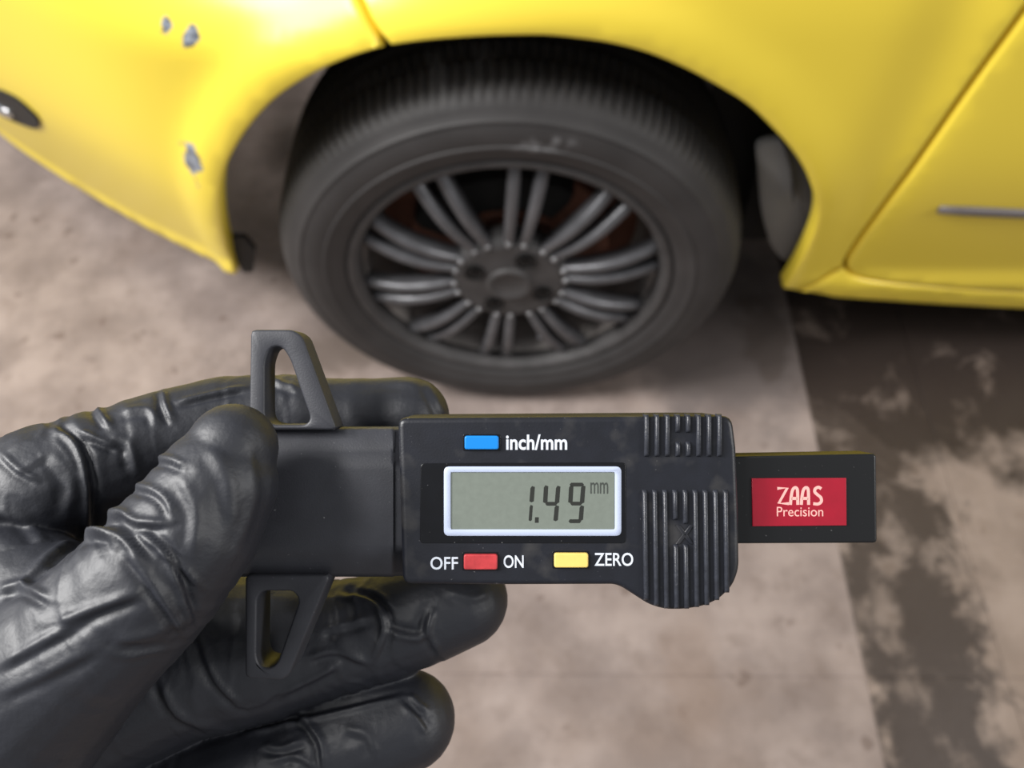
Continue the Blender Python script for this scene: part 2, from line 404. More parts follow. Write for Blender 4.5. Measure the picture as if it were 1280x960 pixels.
sill = skin('sill', [(0.405, 0.223)]+SB[1:]+[p for p in DG[::-1] if p[1] < 0.285]+[(0.428, 0.255)], M['paint'], gap=0.0014, deep=0.06)

# bonnet above the fender (just above the frame)
V = []; Fc = []
for i in range(13):
    for j in range(9):
        x = -0.95+i*(1.45/12); y = max(side(max(x, -0.3), 0.89)+0.01, 0.7*max(0, -(x+0.37))+0.04)+j*0.15; z = 0.905+0.10*(1-math.exp(-(j*0.15)/0.25))-0.10*max(0, -x-0.2)
        V.append((x, y, z))
for i in range(12):
    for j in range(8): Fc.append((i*9+j, i*9+j+1, (i+1)*9+j+1, (i+1)*9+j))
cpart('bonnet', V, Fc, M['paint'])

# underbody and inner wing, dark
def boxv(x0, x1, y0, y1, z0, z1):
    V = [(x, y, z) for x in (x0, x1) for y in (y0, y1) for z in (z0, z1)]
    return V, [(0, 1, 3, 2), (4, 6, 7, 5), (0, 4, 5, 1), (2, 3, 7, 6), (0, 2, 6, 4), (1, 5, 7, 3)]
cpart('underbody', *boxv(0.44, 2.4, 0.10, 1.5, 0.24, 0.85), M['under'], smooth=False)
cpart('engine_bay', *boxv(-0.62, 0.44, 0.46, 1.45, 0.34, 0.86), M['under'], smooth=False)
# wheel housing: arc over the tyre
V = []; Fc = []; n = 40; A0, A1 = math.radians(12), math.radians(158)
for i in range(n+1):
    a = A0+(A1-A0)*i/n
    for y, r in ((0.045, 0.372), (0.24, 0.380), (0.46, 0.372), (0.46, 0.30)):
        V.append((-0.005+r*math.cos(a), y, 0.315+r*math.sin(a)))
for i in range(n):
    for j in range(3): Fc.append((i*4+j, i*4+j+1, (i+1)*4+j+1, (i+1)*4+j))
cpart('wheel_housing', V, Fc, M['under'])
# grey splash liner plate behind the wheel
LP_ = ccw(round_poly([(0.300, 0.470), (0.330, 0.480), (0.366, 0.445), (0.396, 0.395), (0.412, 0.330), (0.405, 0.262), (0.392, 0.240), (0.365, 0.272), (0.335, 0.345)], 0.03, 4))
rings = [[(x, 0.088-0.10*(z-0.36)-0.12*(x-0.35), z) for x, z in LP_], [(x, 0.078-0.10*(z-0.36)-0.12*(x-0.35), z) for x, z in LP_], [(x, 0.075-0.10*(z-0.36)-0.12*(x-0.35), z) for x, z in offset_poly(LP_, 0.004)]]
o = cpart('splash_liner', *loft(rings), M['liner'], angle=40); o['label'] = 'grey plastic splash liner behind the wheel'
cpart('inner_wing', *boxv(0.33, 0.44, 0.13, 0.46, 0.24, 0.85), M['under'], smooth=False)
# small mud deflector inside the front end of the arch
cpart('mud_deflector', *loft([[(x, y, z) for x, z in ((-0.395, 0.262), (-0.380, 0.262), (-0.360, 0.31), (-0.366, 0.335), (-0.395, 0.34))] for y in (0.07, 0.078)]), M['black'], smooth=False)

# rub strip on the door
rings = []
for i in range(25):
    x = 0.509+0.75*i/24; z = 0.427-0.125*(x-0.509); y = side(x, z); e = 1 if i > 0 else 0.8
    rings.append([(x, y+dy, z+dz*e) for dy, dz in ((0.004, -0.007), (-0.003*e, -0.0065), (-0.006*e, -0.004), (-0.0065*e, 0), (-0.006*e, 0.004), (-0.003*e, 0.0065), (0.004, 0.007))])
o = cpart('rub_strip', *loft(rings), M['stripm']); o['label'] = 'grey rub strip on the yellow door'

# fog lamp at the bumper corner
def on_skin(x, z, out): return (x, side(x, z)-out, z)
FOG = [(-0.640, 0.447), (-0.655, 0.470), (-0.700, 0.462), (-0.760, 0.428), (-0.830, 0.392), (-0.860, 0.355), (-0.835, 0.325), (-0.775, 0.345), (-0.715, 0.372), (-0.668, 0.408)]
FOG = ccw(round_poly(FOG, 0.02, 3))
V, Fc = loft([[on_skin(x, z, -0.004) for x, z in FOG], [on_skin(x, z, 0.003) for x, z in FOG], [on_skin(x, z, 0.005) for x, z in offset_poly(FOG, 0.004)],
              [on_skin(x, z, 0.0035) for x, z in offset_poly(FOG, 0.009)], [on_skin(x, z, 0.003) for x, z in offset_poly(FOG, 0.014)]])
fog = cpart('fog_lamp', V, Fc, M['black'], angle=50); fog['label'] = 'dark fog lamp opening low on the bumper'
LC = (-0.79, 0.372)
V, Fc = loft([[on_skin(LC[0]+0.045*s*math.cos(a), LC[1]+0.018*s*math.sin(a)-0.55*0.045*s*-math.cos(a)*0.6, h+0.002) for a in np.linspace(0, 2*math.pi, 20, endpoint=False)] for s, h in ((1, 0), (0.9, 0.006), (0.5, 0.010), (0.1, 0.011))])
V = [(v[0], v[1]-0.6, v[2]) for v in V]
mesh('lens', V, Fc, M['chrome'], fog)

# ------------------------------------------------------------------ wheel (axis along Y, outer side towards -Y)
WZ = 0.308
def lathe(prof, n=128, closed=False):
    V = []; Fc = []; k = len(prof)
    for i in range(n):
        a = 2*math.pi*i/n
        for r, y in prof: V.append((r*math.cos(a), y, r*math.sin(a)))
    for i in range(n):
        j = (i+1) % n
        for q in range(k-1 if not closed else k):
            w = (q+1) % k
            Fc.append((i*k+q, i*k+w, j*k+w, j*k+q))
    return V, Fc
rimprof = [(0.196, 0.026), (0.199, 0.012), (0.203, 0.002), (0.208, -0.001), (0.213, 0.000), (0.2165, 0.004), (0.217, 0.010), (0.212, 0.020), (0.208, 0.026)]
V, Fc = lathe(rimprof, 144, True)
wheel = mesh('wheel', V, Fc, M['hub'], car); wheel.location = (0, -0.6, WZ); wheel['label'] = 'black multi-spoke alloy wheel with worn tyre'
V, Fc = lathe([(0.196, 0.024), (0.192, 0.05), (0.187, 0.08), (0.187, 0.16), (0.196, 0.19), (0.213, 0.21), (0.217, 0.205), (0.206, 0.19), (0.206, 0.04), (0.207, 0.024)], 144, True)
mesh('rim_barrel', V, Fc, M['barrel'], wheel)
for a0, a1 in ((-80, -69), (-48, -43)):
    rings = []
    for i in range(6):
        a = math.radians(a0+(a1-a0)*i/5); rings.append([(r*math.cos(a), y, r*math.sin(a)) for r, y in ((0.1895, 0.040), (0.184, 0.041), (0.182, 0.046), (0.1815, 0.064), (0.183, 0.068), (0.1880, 0.069))])
    mesh('balance_weight', *loft(rings), M['weight'], wheel, angle=40)
# tyre with tread
prof = [(0.211, 0.010), (0.2175, 0.000), (0.222, -0.004), (0.230, -0.0065), (0.238, -0.0085), (0.2395, -0.0100), (0.2425, -0.0102), (0.244, -0.0088), (0.252, -0.0095), (0.262, -0.0085), (0.270, -0.006), (0.2715, -0.0068), (0.2740, -0.0060), (0.2755, -0.0035),
        (0.284, 0.000), (0.290, 0.0055), (0.296, 0.013), (0.3005, 0.022), (0.3035, 0.032), (0.3055, 0.043), (0.3065, 0.0495), (0.3065, 0.051), (0.3068, 0.059), (0.3069, 0.0605), (0.3075, 0.078), (0.3078, 0.080), (0.3078, 0.088), (0.3078, 0.090), (0.308, 0.105)]
TY = 0.105
full = prof+[(r, 2*TY-y) for r, y in prof[-2::-1]]
NT = 900; V = []; Fc = []; k = len(full)
groove = {21, 22, 26, 27}
for i in range(NT):
    a = 2*math.pi*i/NT; ph = (i % 6)
    for q, (r, y) in enumerate(full):
        s = q if q < len(prof) else k-1-q; rr = r
        if s in (22, 23) or s in (26, 27): rr -= 0.0065
        elif 16 <= s <= 21 and ph in (0, 1): rr -= 0.0032 if s > 16 else 0.0015
        elif 24 <= s <= 25 and ((i+2) % 6) in (0,): rr -= 0.004
        V.append((rr*math.cos(a), y, rr*math.sin(a)))
for i in range(NT):
    j = (i+1) % NT
    for q in range(k-1): Fc.append((i*k+q, i*k+q+1, j*k+q+1, j*k+q))
tyre = mesh('tyre', V, Fc, M['tyre'], wheel, angle=40); tyre['label'] = 'worn black rubber tyre with fine shoulder grooves'
# hub disc
hp = [(0.0, 0.040), (0.078, 0.040), (0.080, 0.030), (0.079, 0.016), (0.074, 0.0095), (0.069, 0.007), (0.064, 0.0075), (0.040, 0.0075), (0.034, 0.006), (0.0, 0.006)]
mesh('hub', *lathe(hp, 96), M['hub'], wheel)
mesh('centre_cap', *lathe([(0.0305, 0.012), (0.031, 0.004), (0.029, 0.0015), (0.024, 0.001), (0.022, 0.003), (0.0, 0.0025)], 64), M['hub'], wheel)
for q in range(4):
    a = math.radians(62+90*q); cx, cz = 0.050*math.cos(a), 0.050*math.sin(a)
    V, Fc = lathe([(0.0135, 0.010), (0.0140, 0.0050), (0.0125, 0.0045), (0.0115, 0.0085)], 28)
    b = mesh('bolt_socket', [(x+cx, y, z+cz) for x, y, z in V]+[(cx+0.0115*math.cos(t*math.pi/14), 0.0083, cz+0.0115*math.sin(t*math.pi/14)) for t in range(28)], Fc+[tuple(range(len(V), len(V)+28))], M['bolt'], wheel, angle=50)
    hx = [(0.0085*math.cos(t*math.pi/3), 0.0085*math.sin(t*math.pi/3)) for t in range(6)]
    V, Fc = loft([[(cx+x*s, y, cz+z*s) for x, z in hx] for s, y in ((1, 0.010), (1, 0.0062), (0.85, 0.0055))])
    mesh('wheel_bolt', V, Fc, M['bolt'], wheel, smooth=False)
# spokes in ten pairs
def spoke(ang, s):
    rings = []; n = 14
    for i in range(n+1):
        t = i/n; r = 0.060+(0.1995-0.060)*t
        off = s*(0.0085+0.0085*t**0.9)
        y = 0.0065-0.011*math.sin(math.pi*t)+0.009*t**3
        hw = 0.0068+0.0014*t; th = 0.020+0.004*math.sin(math.pi*t)
        sec = [(-hw*0.9, th), (-hw, 0.006), (-hw*0.75, 0.0018), (-hw*0.3, 0.0), (hw*0.3, 0.0), (hw*0.75, 0.0018), (hw, 0.006), (hw*0.9, th)]
        ring = []
        for u, d in sec:
            tx, rx = off+u, r
            ring.append((rx*math.cos(ang)-tx*math.sin(ang), y+d, rx*math.sin(ang)+tx*math.cos(ang)))
        rings.append(ring)
    mesh('spoke', *loft(rings), M['rim'], wheel)
    r = 0.074; off = s*0.0098
    V, Fc = lathe([(0.0042, 0.014), (0.0041, 0.0065), (0.003, 0.0045), (0.0, 0.004)], 14)
    mesh('spoke_end_glint', [(x+r*math.cos(ang)-off*math.sin(ang), y+0.001, z+r*math.sin(ang)+off*math.cos(ang)) for x, y, z in V], Fc, M['glint'], wheel)  # small nub modelled in place of the highlight on the spoke end
for q in range(10):
    for s in (-1, 1): spoke(math.radians(8+36*q), s)
for c_ in wheel.children:
    if c_.name.split('.')[0] in ('hub', 'centre_cap', 'bolt_socket', 'wheel_bolt', 'spoke_end_glint'): c_.location.y = -0.0045
# brake behind the spokes
V, Fc = lathe([(0.05, 0.075), (0.075, 0.055), (0.078, 0.075), (0.135, 0.076), (0.137, 0.078), (0.137, 0.098), (0.05, 0.1)], 96)
o = mesh('brake_disc', [(x, y-0.6, z+WZ) for x, y, z in V], Fc, M['rust'], car, angle=40); o['label'] = 'rusty brown brake disc behind the spokes'
V, Fc = lathe([(0.0, 0.105), (0.176, 0.108), (0.178, 0.115), (0.0, 0.116)], 64)
mesh('brake_shield', [(x, y-0.6, z+WZ) for x, y, z in V], Fc, M['rust'], car)
rings = []
for i in range(11):
    a = math.radians(52+ (150-52)*i/10); rings.append([(r*math.cos(a), y-0.6, WZ+r*math.sin(a)) for r, y in ((0.09, 0.050), (0.100, 0.045), (0.128, 0.045), (0.140, 0.052), (0.140, 0.12), (0.09, 0.12))])
mesh('brake_caliper', *loft(rings), M['under'], car, angle=40)

# ------------------------------------------------------------------ tread depth gauge, held 13 cm from the lens; local frame: x right, y up, z towards the viewer
D = 0.130; KP = D/960.0
GM = CM @ Matrix.Translation((0, 0, -D))
gauge = empty('tread_depth_gauge', GM)
tag(gauge, 'black digital tyre tread depth gauge held in front of the wheel, reading 1.49', 'gauge')
def L(x, y, z=0.0):
    """picture-scale units of the gauge face -> local metres at depth z"""
    k = (D-z)/960.0
    return ((x-640)*k, (480-y)*k)
def LP(P, z): return [L(x, y, z) for x, y in P]
mm = 0.001
def gp(name, V, Fc, m, parent=None, smooth=True, angle=35):
    return mesh(name, V, Fc, m, parent or gauge, smooth, angle=angle)
# slider body
BODY = [(497, 522), (860, 519.5), (916, 520), (921, 560), (924, 640), (925, 712), (917, 733), (900, 750), (880, 759), (855, 763), (832, 763), (812, 757), (795, 746), (778, 735), (768, 731.5), (640, 732), (503, 731)]
BODY = round_poly(LP(BODY, 0), [1.6*mm, 0, 1.8*mm, 0, 0, 1.6*mm]+[1.2*mm]*9+[0, 1.6*mm], 4)
body = gp('slider_body', *prism(BODY, -14*mm, 0, 0.9*mm), M['plastic'], angle=60)
# beam on the left
PR = [(533, -9), (534.5, -6.2), (538, -5.0), (560, -4.4), (566, -3.9), (576, -2.9), (588, -2.6), (680, -2.6), (692, -2.9), (698, -3.8), (716, -4.6), (720, -6), (721, -9), (719, -12), (535, -12)]
rings = []
for x in (285, 488, 491.5, 493, 560):
    e = 0 if x < 492 else (0.5 if x < 500 else 1.5)
    rings.append([(L(x, y, z*mm)[0], L(x, y, z*mm)[1], z*mm-e*mm) for y, z in PR])
beam = gp('fixed_beam', *loft(rings), M['plastic_worn'], angle=60)
# feet
def foot(name, outer, inner, st_o, st_i, z0, z1, b=0.45*mm):
    n = 72
    O = resample(round_poly(LP(outer, z1), 0.8*mm, 4), n, L(*st_o, z1)); I = resample(round_poly(LP(inner, z1), 2.2*mm, 5), n, L(*st_i, z1))
    rings = [[(x, y, z0) for x, y in O], [(x, y, z1-b) for x, y in O], [(x, y, z1-0.3*b) for x, y in offset_poly(O, 0.3*b)], [(x, y, z1) for x, y in offset_poly(O, b)],
             [(x, y, z1) for x, y in offset_poly(I, -b)], [(x, y, z1-0.3*b) for x, y in offset_poly(I, -0.3*b)], [(x, y, z1-b) for x, y in I], [(x, y, z0) for x, y in I]]
    V, Fc = loft(rings, False, False); m = len(rings)-1
    Fc += [(j, m*n+j, m*n+(j+1) % n, (j+1) % n) for j in range(n)]
    return gp(name, V, Fc, M['plastic_worn'], angle=50)
foot('measuring_foot', [(313, 412), (366, 412), (378, 420), (420, 534), (420, 537.5), (311, 537.5)], [(331, 531), (331, 452), (338, 434), (352, 433), (362, 448), (391, 531)], (313, 412), (331, 452), -9*mm, -3.2*mm)
foot('measuring_foot', [(306, 719), (413, 719), (361, 845), (352, 851), (306, 848)], [(321, 748), (328, 739), (366, 739), (374, 750), (347, 828), (338, 836), (325, 834), (320, 822)], (306, 716), (328, 739), -11*mm, -3.4*mm)
# bar at the right with its label
bar = gp('end_bar', *prism(round_poly(LP([(900, 570.5), (1096, 567), (1097, 679), (900, 680)], -4*mm), [0, 0.7*mm, 0.7*mm, 0], 4), -10*mm, -4*mm, 0.45*mm), M['endbar'], angle=50)
label = gp('brand_label', *prism(LP([(940, 598), (1058, 597.5), (1058.5, 657), (941, 658)], -3.7*mm), -4.2*mm, -3.7*mm, 0.08*mm), M['label'], bar, angle=50)
# display
gp('display_panel', *prism(round_poly(LP([(526, 579), (782, 578), (782, 679), (525, 679)], 0), 0.7*mm, 4), -1*mm, 0.12*mm, 0.1*mm), M['panel'], angle=50)
n = 200
def rr(x0, y0, x1, y1, r, z): return round_poly(LP([(x0, y0), (x1, y0), (x1, y1), (x0, y1)], z), r*mm, 5)
O = resample(rr(555, 583, 776.5, 669.5, 0.9, 0), n, L(555, 583)); I = resample(rr(563.5, 590, 768.5, 661.5, 0.15, 0), n, L(563.5, 590))
V, Fc = loft([[(x, y, 0.0) for x, y in O], [(x, y, 0.22*mm) for x, y in O], [(x, y, 0.32*mm) for x, y in offset_poly(O, 0.12*mm)],
              [(x, y, 0.32*mm) for x, y in offset_poly(I, -0.1*mm)], [(x, y, 0.25*mm) for x, y in I], [(x, y, 0.0) for x, y in I]], False, False)
gp('display_frame', V, Fc, M['frame'], angle=50)
lcd = gp('display_screen', *prism(LP([(562, 589), (770, 589), (770, 663), (562, 663)], 0.13*mm), -0.8*mm, 0.13*mm, 0.01*mm), M['lcd'], smooth=False)
ZS = 0.15*mm
def seg(pts, m='segment'):
    P = [L(480+x/4.0, 500+y/4.0, ZS) for x, y in pts]
    gp('lcd_segment', *prism(P, 0.10*mm, ZS, 0.003*mm), M[m], lcd, smooth=False)
def vseg(x0, y0, x1, y1, w=11):
    dy = 10
    seg([(x0-w*0.3, y0-2), (x0+w, y0+dy*0.3), (x1+w, y1-dy*0.6), (x1, y1), (x1-w, y1-dy*0.5), (x0-w, y0+dy)])
def hseg(x0, y0, x1, y1, h=9.5):
    seg([(x0, y0), (x0+8, y0-h), (x1-8, y1-h), (x1, y1), (x1-8, y1+h), (x0+8, y0+h)])
vseg(743, 432, 738, 512); vseg(736, 526, 731, 606, 8)
seg([(755, 586), (774, 586), (773, 614), (754, 614)])
vseg(810, 428, 806, 516); vseg(871, 430, 865, 518); hseg(806, 519, 866, 519); vseg(864, 528, 858, 606)
hseg(928, 423, 1000, 423); vseg(936, 428, 932, 516); vseg(996, 428, 990, 518); hseg(931, 518, 990, 518); vseg(989, 528, 984, 604); hseg(922, 606, 986, 606)
# buttons in their wells
def button(x0, y0, x1, y1, m, tilt=0):
    w = rr(x0-2.2, y0-1.8, x1+2.2, y1+2.4, 0.4, 0)
    well = gp('button_well', *prism(w, -0.5*mm, 0.07*mm, 0.05*mm), M['panel'], angle=50)
    gp('button', *prism(rr(x0, y0, x1, y1, 0.45, 0), -0.3*mm, 0.75*mm, 0.22*mm), M[m], angle=60)
button(581, 544.5, 623.5, 561.5, 'blue'); button(580, 692, 622, 711, 'red'); button(692.5, 690.5, 735, 708.5, 'yellow')
# printed words
def word(txt, x0, y0, x1, y1, z, m, parent, name, bold=0.0, shear=0.0):
    c = bpy.data.curves.new('t', 'FONT'); c.body = txt; c.offset = bold; c.extrude = 0.01; c.resolution_u = 5; c.shear = shear; c.align_x = 'LEFT'
    t = bpy.data.objects.new('t', c); COL.objects.link(t)
    me = bpy.data.meshes.new_from_object(t.evaluated_get(bpy.context.evaluated_depsgraph_get()))
    bpy.data.objects.remove(t, do_unlink=True); bpy.data.curves.remove(c)
    a = np.array([v.co[:] for v in me.vertices]); lo, hi = a.min(0), a.max(0)
    p0 = L(x0, y1, z); p1 = L(x1, y0, z)
    for v in me.vertices:
        q = v.co
        v.co = (p0[0]+(q.x-lo[0])/(hi[0]-lo[0])*(p1[0]-p0[0]), p0[1]+(q.y-lo[1])/(hi[1]-lo[1])*(p1[1]-p0[1]), z+(0.02*mm if q.z > 0 else -0.05*mm))
    me.materials.append(M[m]); me.name = name
    o = bpy.data.objects.new(name, me); COL.objects.link(o); o.parent = parent
    return o
word('inch/mm', 632.5, 543, 709, 562.5, 0.01*mm, 'print', body, 'printed_text', 0.022)
word('OFF', 538, 696, 572.5, 712, 0.01*mm, 'print', body, 'printed_text', 0.012)
word('ON', 629.5, 694, 654.5, 710, 0.01*mm, 'print', body, 'printed_text', 0.012)
word('ZERO', 743, 691, 791.5, 707.5, 0.01*mm, 'print', body, 'printed_text', 0.012)
word('mm', 738, 603, 760, 617, ZS, 'faint', lcd, 'lcd_segment', 0.0)
word('Precision', 971, 633.5, 1029, 645.5, -3.69*mm, 'pinkprint', label, 'printed_text', 0.0)
def strokes(paths, w, z, m, parent):
    for P in paths:
        Q = polyline_spline(P, 4) if len(P) > 2 and P[0] is not None and len(P) > 4 else P
        Q = [np.array(L(x, y, z)) for x, y in Q]; lft, rgt = [], []
        for i, q in enumerate(Q):
            d = Q[min(i+1, len(Q)-1)]-Q[max(i-1, 0)]; d = d/np.linalg.norm(d); nn = np.array((-d[1], d[0]))*w/2
            lft.append(tuple(q+nn)); rgt.append(tuple(q-nn))
        k = len(Q); V = [(x, y, z) for x, y in lft]+[(x, y, z) for x, y in rgt]+[(x, y, z+0.03*mm) for x, y in lft]+[(x, y, z+0.03*mm) for x, y in rgt]
        Fc = []
        for i in range(k-1):
            Fc += [(2*k+i, 2*k+i+1, 3*k+i+1, 3*k+i), (i, k+i, k+i+1, i+1), (i, i+1, 2*k+i+1, 2*k+i), (k+i, 3*k+i, 3*k+i+1, k+i+1)]
        Fc += [(0, 2*k, 3*k, k), (k-1, 2*k-1, 4*k-1, 3*k-1)]
        gp('printed_letter', V, Fc, M[m], parent, smooth=False)
SW = 0.52*mm; ZL = -3.72*mm
strokes([[(971.5, 610.5), (984, 610), (973.5, 629), (986, 629.5)]], SW, ZL, 'pinkprint', label)
for x in (988, 1001.5):
    strokes([[(x, 631), (x+0.8, 622), (x+2.5, 613), (x+5.5, 609.5), (x+8.3, 611), (x+9, 617), (x+9.2, 631)], [(x+1.2, 623), (x+9, 623)]], SW, ZL, 'pinkprint', label)
strokes([[(1026.5, 611), (1023, 609), (1019, 611), (1018.5, 615), (1022, 618.5), (1026, 622), (1026.5, 627), (1022.5, 630), (1016.5, 629.5)]], SW, ZL, 'pinkprint', label)
# grip ribs
def rib(x, y0, y1, w=6.0, h=0.7, dx=0.0, z=0.0):
    rings = []; n = 8
    ys = [y0, y0+1.5, y0+4, y1-4, y1-1.5, y1]; hs = [0.05, 0.6, 1, 1, 0.6, 0.05]
    for y, s in zip(ys, hs):
        xx = x+dx*(y-y0)/60.0
        ring = []
        for i in range(n+1):
            a = math.pi*i/n
            lx, ly = L(xx+w/2*math.cos(a), y)
            ring.append((lx, ly, z+h*mm*s*math.sin(a)**0.7))
        lx, ly = L(xx-w/2, y); ring.append((lx, ly, z-1.2*mm)); lx, ly = L(xx+w/2, y); ring.append((lx, ly, z-1.2*mm))
        rings.append(ring)
    gp('grip_rib', *loft(rings), M['rib'], angle=60)
def bulge(x):
    P = [(790, 741), (800, 748), (815, 757), (832, 762), (855, 762), (880, 758), (900, 748), (912, 736)]
    return float(np.interp(x, [q[0] for q in P], [q[1] for q in P]))
for i in range(8):
    x = 808+13.0*i
    if i in (3, 4): rib(x, 517.5, 541); rib(x, 552, 571)
    else: rib(x, 517.5, 571)
for i in range(9):
    x = 805.5+12.6*i; e = bulge(x)-1
    if i in (3, 4): rib(x, 612, 655 if i == 4 else 650, dx=1); rib(x+1, 680, e, dx=1)
    else: rib(x, 612, e, dx=1)
for sx in (-1, 1):
    V, Fc = prism([L(856+sx*9-3, 656), L(856+sx*9+3, 656), L(856+3, 668), L(856+sx*9+3, 680), L(856+sx*9-3, 680), L(856-3, 668)], -0.5*mm, 0.22*mm, 0.15*mm)
    gp('grip_mark', V, Fc, M['plastic'], angle=50)

# ------------------------------------------------------------------ gloved hand: (x, y) on the gauge face scale, depth mm (plus = towards viewer), radius
CH = {
 'thumb': [(291, 560, 7, 56), (272, 606, 8, 74), (240, 662, 9, 84), (190, 722, 10, 90), (120, 790, 9, 98), (40, 860, 4, 120), (-70, 960, -6, 150), (-220, 1080, -18, 175)],
 'index': [(512, 521, -24, 50), (470, 523, -24, 49), (420, 522, -24, 49), (360, 521, -23, 53), (280, 528, -21, 58), (205, 550, -17, 62), (150, 573, -14, 67), (60, 607, -10, 78), (-60, 670, -10, 90), (-200, 780, -15, 115)],
 'middle': [(577, 750, -26, 58), (540, 762, -26, 63), (490, 778, -27, 66), (430, 795, -27, 68), (330, 808, -27, 88), (220, 820, -28, 104), (100, 880, -27, 104), (-40, 950, -28, 105), (-200, 960, -24, 140)],
 'ring': [(508, 900, -27, 61), (470, 911, -27, 66), (420, 928, -28, 68), (350, 955, -29, 72), (230, 1000, -30, 78), (100, 1040, -30, 86), (-60, 1070, -30, 110), (-200, 1060, -26, 140)],
 'little': [(420, 1075, -25, 50), (330, 1095, -26, 56), (200, 1125, -27, 62), (60, 1150, -29, 74), (-80, 1170, -28, 100), (-240, 1140, -24, 135)],
 'palm1': [(-200, 780, -15, 115), (-260, 900, -20, 140), (-200, 960, -24, 140), (-200, 1060, -26, 140), (-240, 1140, -24, 135), (-330, 1200, -20, 140)],
 'palm2': [(-220, 1080, -18, 175), (-360, 1220, -18, 180), (-480, 1380, -14, 175), (-640, 1600, -6, 185), (-820, 1850, 4, 205)],
 'palm3': [(-260, 900, -20, 140), (-360, 1080, -20, 165), (-420, 1250, -16, 170)],
}
def P3(x, y, z, r):
    k = (D-z*mm)/960.0
    return np.array(((x-640)*k, (480-y)*k, z*mm)), r*k
CH3 = {n: [P3(*c) for c in ch] for n, ch in CH.items()}
V = []; Fc = []
def round_cone(p, rp, q, rq):
    d = q-p; Ln = np.linalg.norm(d); d = d/Ln
    a = np.cross(d, (0, 0, 1.0)); a = a/np.linalg.norm(a) if np.linalg.norm(a) > 1e-6 else np.array((1.0, 0, 0)); b = np.cross(d, a)
    n = 22; rings = []
    for t in np.linspace(-80, 0, 6): rings.append((p+d*rp*math.sin(math.radians(t)), rp*math.cos(math.radians(t))))
    for t in np.linspace(0, 80, 6): rings.append((q+d*rq*math.sin(math.radians(t)), rq*math.cos(math.radians(t))))
    R = [[tuple(c+(a*math.cos(2*math.pi*i/n)+b*math.sin(2*math.pi*i/n))*r) for i in range(n)] for c, r in rings]
    v, f = loft(R); o = len(V); V.extend(v); Fc.extend([tuple(i+o for i in g) for g in f])
for ch in CH3.values():
    for (p, rp), (q, rq) in zip(ch, ch[1:]): round_cone(p, rp, q, rq)
# web between thumb and index
for w in ([(120, 790, 6, 98), (-60, 690, -8, 90)], [(40, 860, 2, 115), (-200, 780, -14, 115)], [(40, 860, 0, 115), (-40, 950, -26, 105)], [(100, 880, -28, 100), (100, 1040, -30, 86)], [(70, 765, -2, 80), (-30, 665, -9, 85)], [(200, 850, -28, 85), (0, 740, -20, 110)], [(150, 720, -26, 75), (60, 640, -20, 70)], [(230, 780, -32, 90), (120, 700, -28, 80)]):
    (p, rp), (q, rq) = P3(*w[0]), P3(*w[1]); round_cone(p, rp*0.85, q, rq*0.85)
tmp = mesh('tmp_hand', V, Fc, M['under'])
md = tmp.modifiers.new('r', 'REMESH'); md.mode = 'VOXEL'; md.voxel_size = 0.00046
ms = tmp.modifiers.new('s', 'SMOOTH'); ms.factor = 0.5; ms.iterations = 16
hm = bpy.data.meshes.new_from_object(tmp.evaluated_get(bpy.context.evaluated_depsgraph_get()))
bpy.data.objects.remove(tmp, do_unlink=True)
nv = len(hm.vertices); co = np.empty(nv*3); hm.vertices.foreach_get('co', co); co = co.reshape(-1, 3)
no = np.empty(nv*3); hm.vertex_normals.foreach_get('vector', no); no = no.reshape(-1, 3)
kk = (D-co[:, 2])/960.0; PX = 640+co[:, 0]/kk; PY = 480-co[:, 1]/kk
names = ['thumb', 'index', 'middle', 'ring', 'little', 'palm1', 'palm2', 'palm3']
best = np.full(nv, 1e9); fid = np.zeros(nv, int); arc = np.zeros(nv)
for fi, nme in enumerate(names):
    ch = CH3[nme]; acc = 0.0
    for (p, rp), (q, rq) in zip(ch, ch[1:]):
        d = q-p; Ln = np.linalg.norm(d); t = np.clip(((co-p)@d)/Ln**2, 0, 1)
        dist = np.linalg.norm(co-(p+t[:, None]*d), axis=1)-(rp+(rq-rp)*t)
        m = dist < best; best[m] = dist[m]; fid[m] = fi; arc[m] = acc+t[m]*Ln; acc += Ln
front = np.clip((no[:, 2]+0.25)/0.5, 0, 1)
disp = np.zeros(nv)
def fold(fs, pts, a, w, valley=0.0, vside=1):
    """a sculpted fold of the glove along a polyline; a mm high, w wide; optional crease on one side"""
    P = np.array(polyline_spline(pts, 4)); dm = np.full(nv, 1e9); sgn = np.zeros(nv); tt = np.zeros(nv)
    for i in range(len(P)-1):
        e = P[i+1]-P[i]; l2 = e@e+1e-9; t = np.clip(((PX-P[i, 0])*e[0]+(PY-P[i, 1])*e[1])/l2, 0, 1)
        dx = PX-(P[i, 0]+t*e[0]); dy = PY-(P[i, 1]+t*e[1]); dd = np.sqrt(dx*dx+dy*dy)
        m = dd < dm; dm[m] = dd[m]; sgn[m] = np.sign(e[0]*dy-e[1]*dx)[m]; tt[m] = ((i+t)/(len(P)-1))[m]
    ok = np.isin(fid, [names.index(f) for f in fs])
    env = np.clip(np.minimum(tt, 1-tt)*5+0.25, 0, 1)
    g = a*np.exp(-(dm/w)**2)
    if valley: g -= valley*np.exp(-((dm*sgn*vside-1.5*w)/(1.1*w))**2)
    disp[ok] += (g*env*front)[ok]
T, I, Mi, Ri = ['thumb', 'palm2'], ['index', 'palm1'], ['middle'], ['ring']
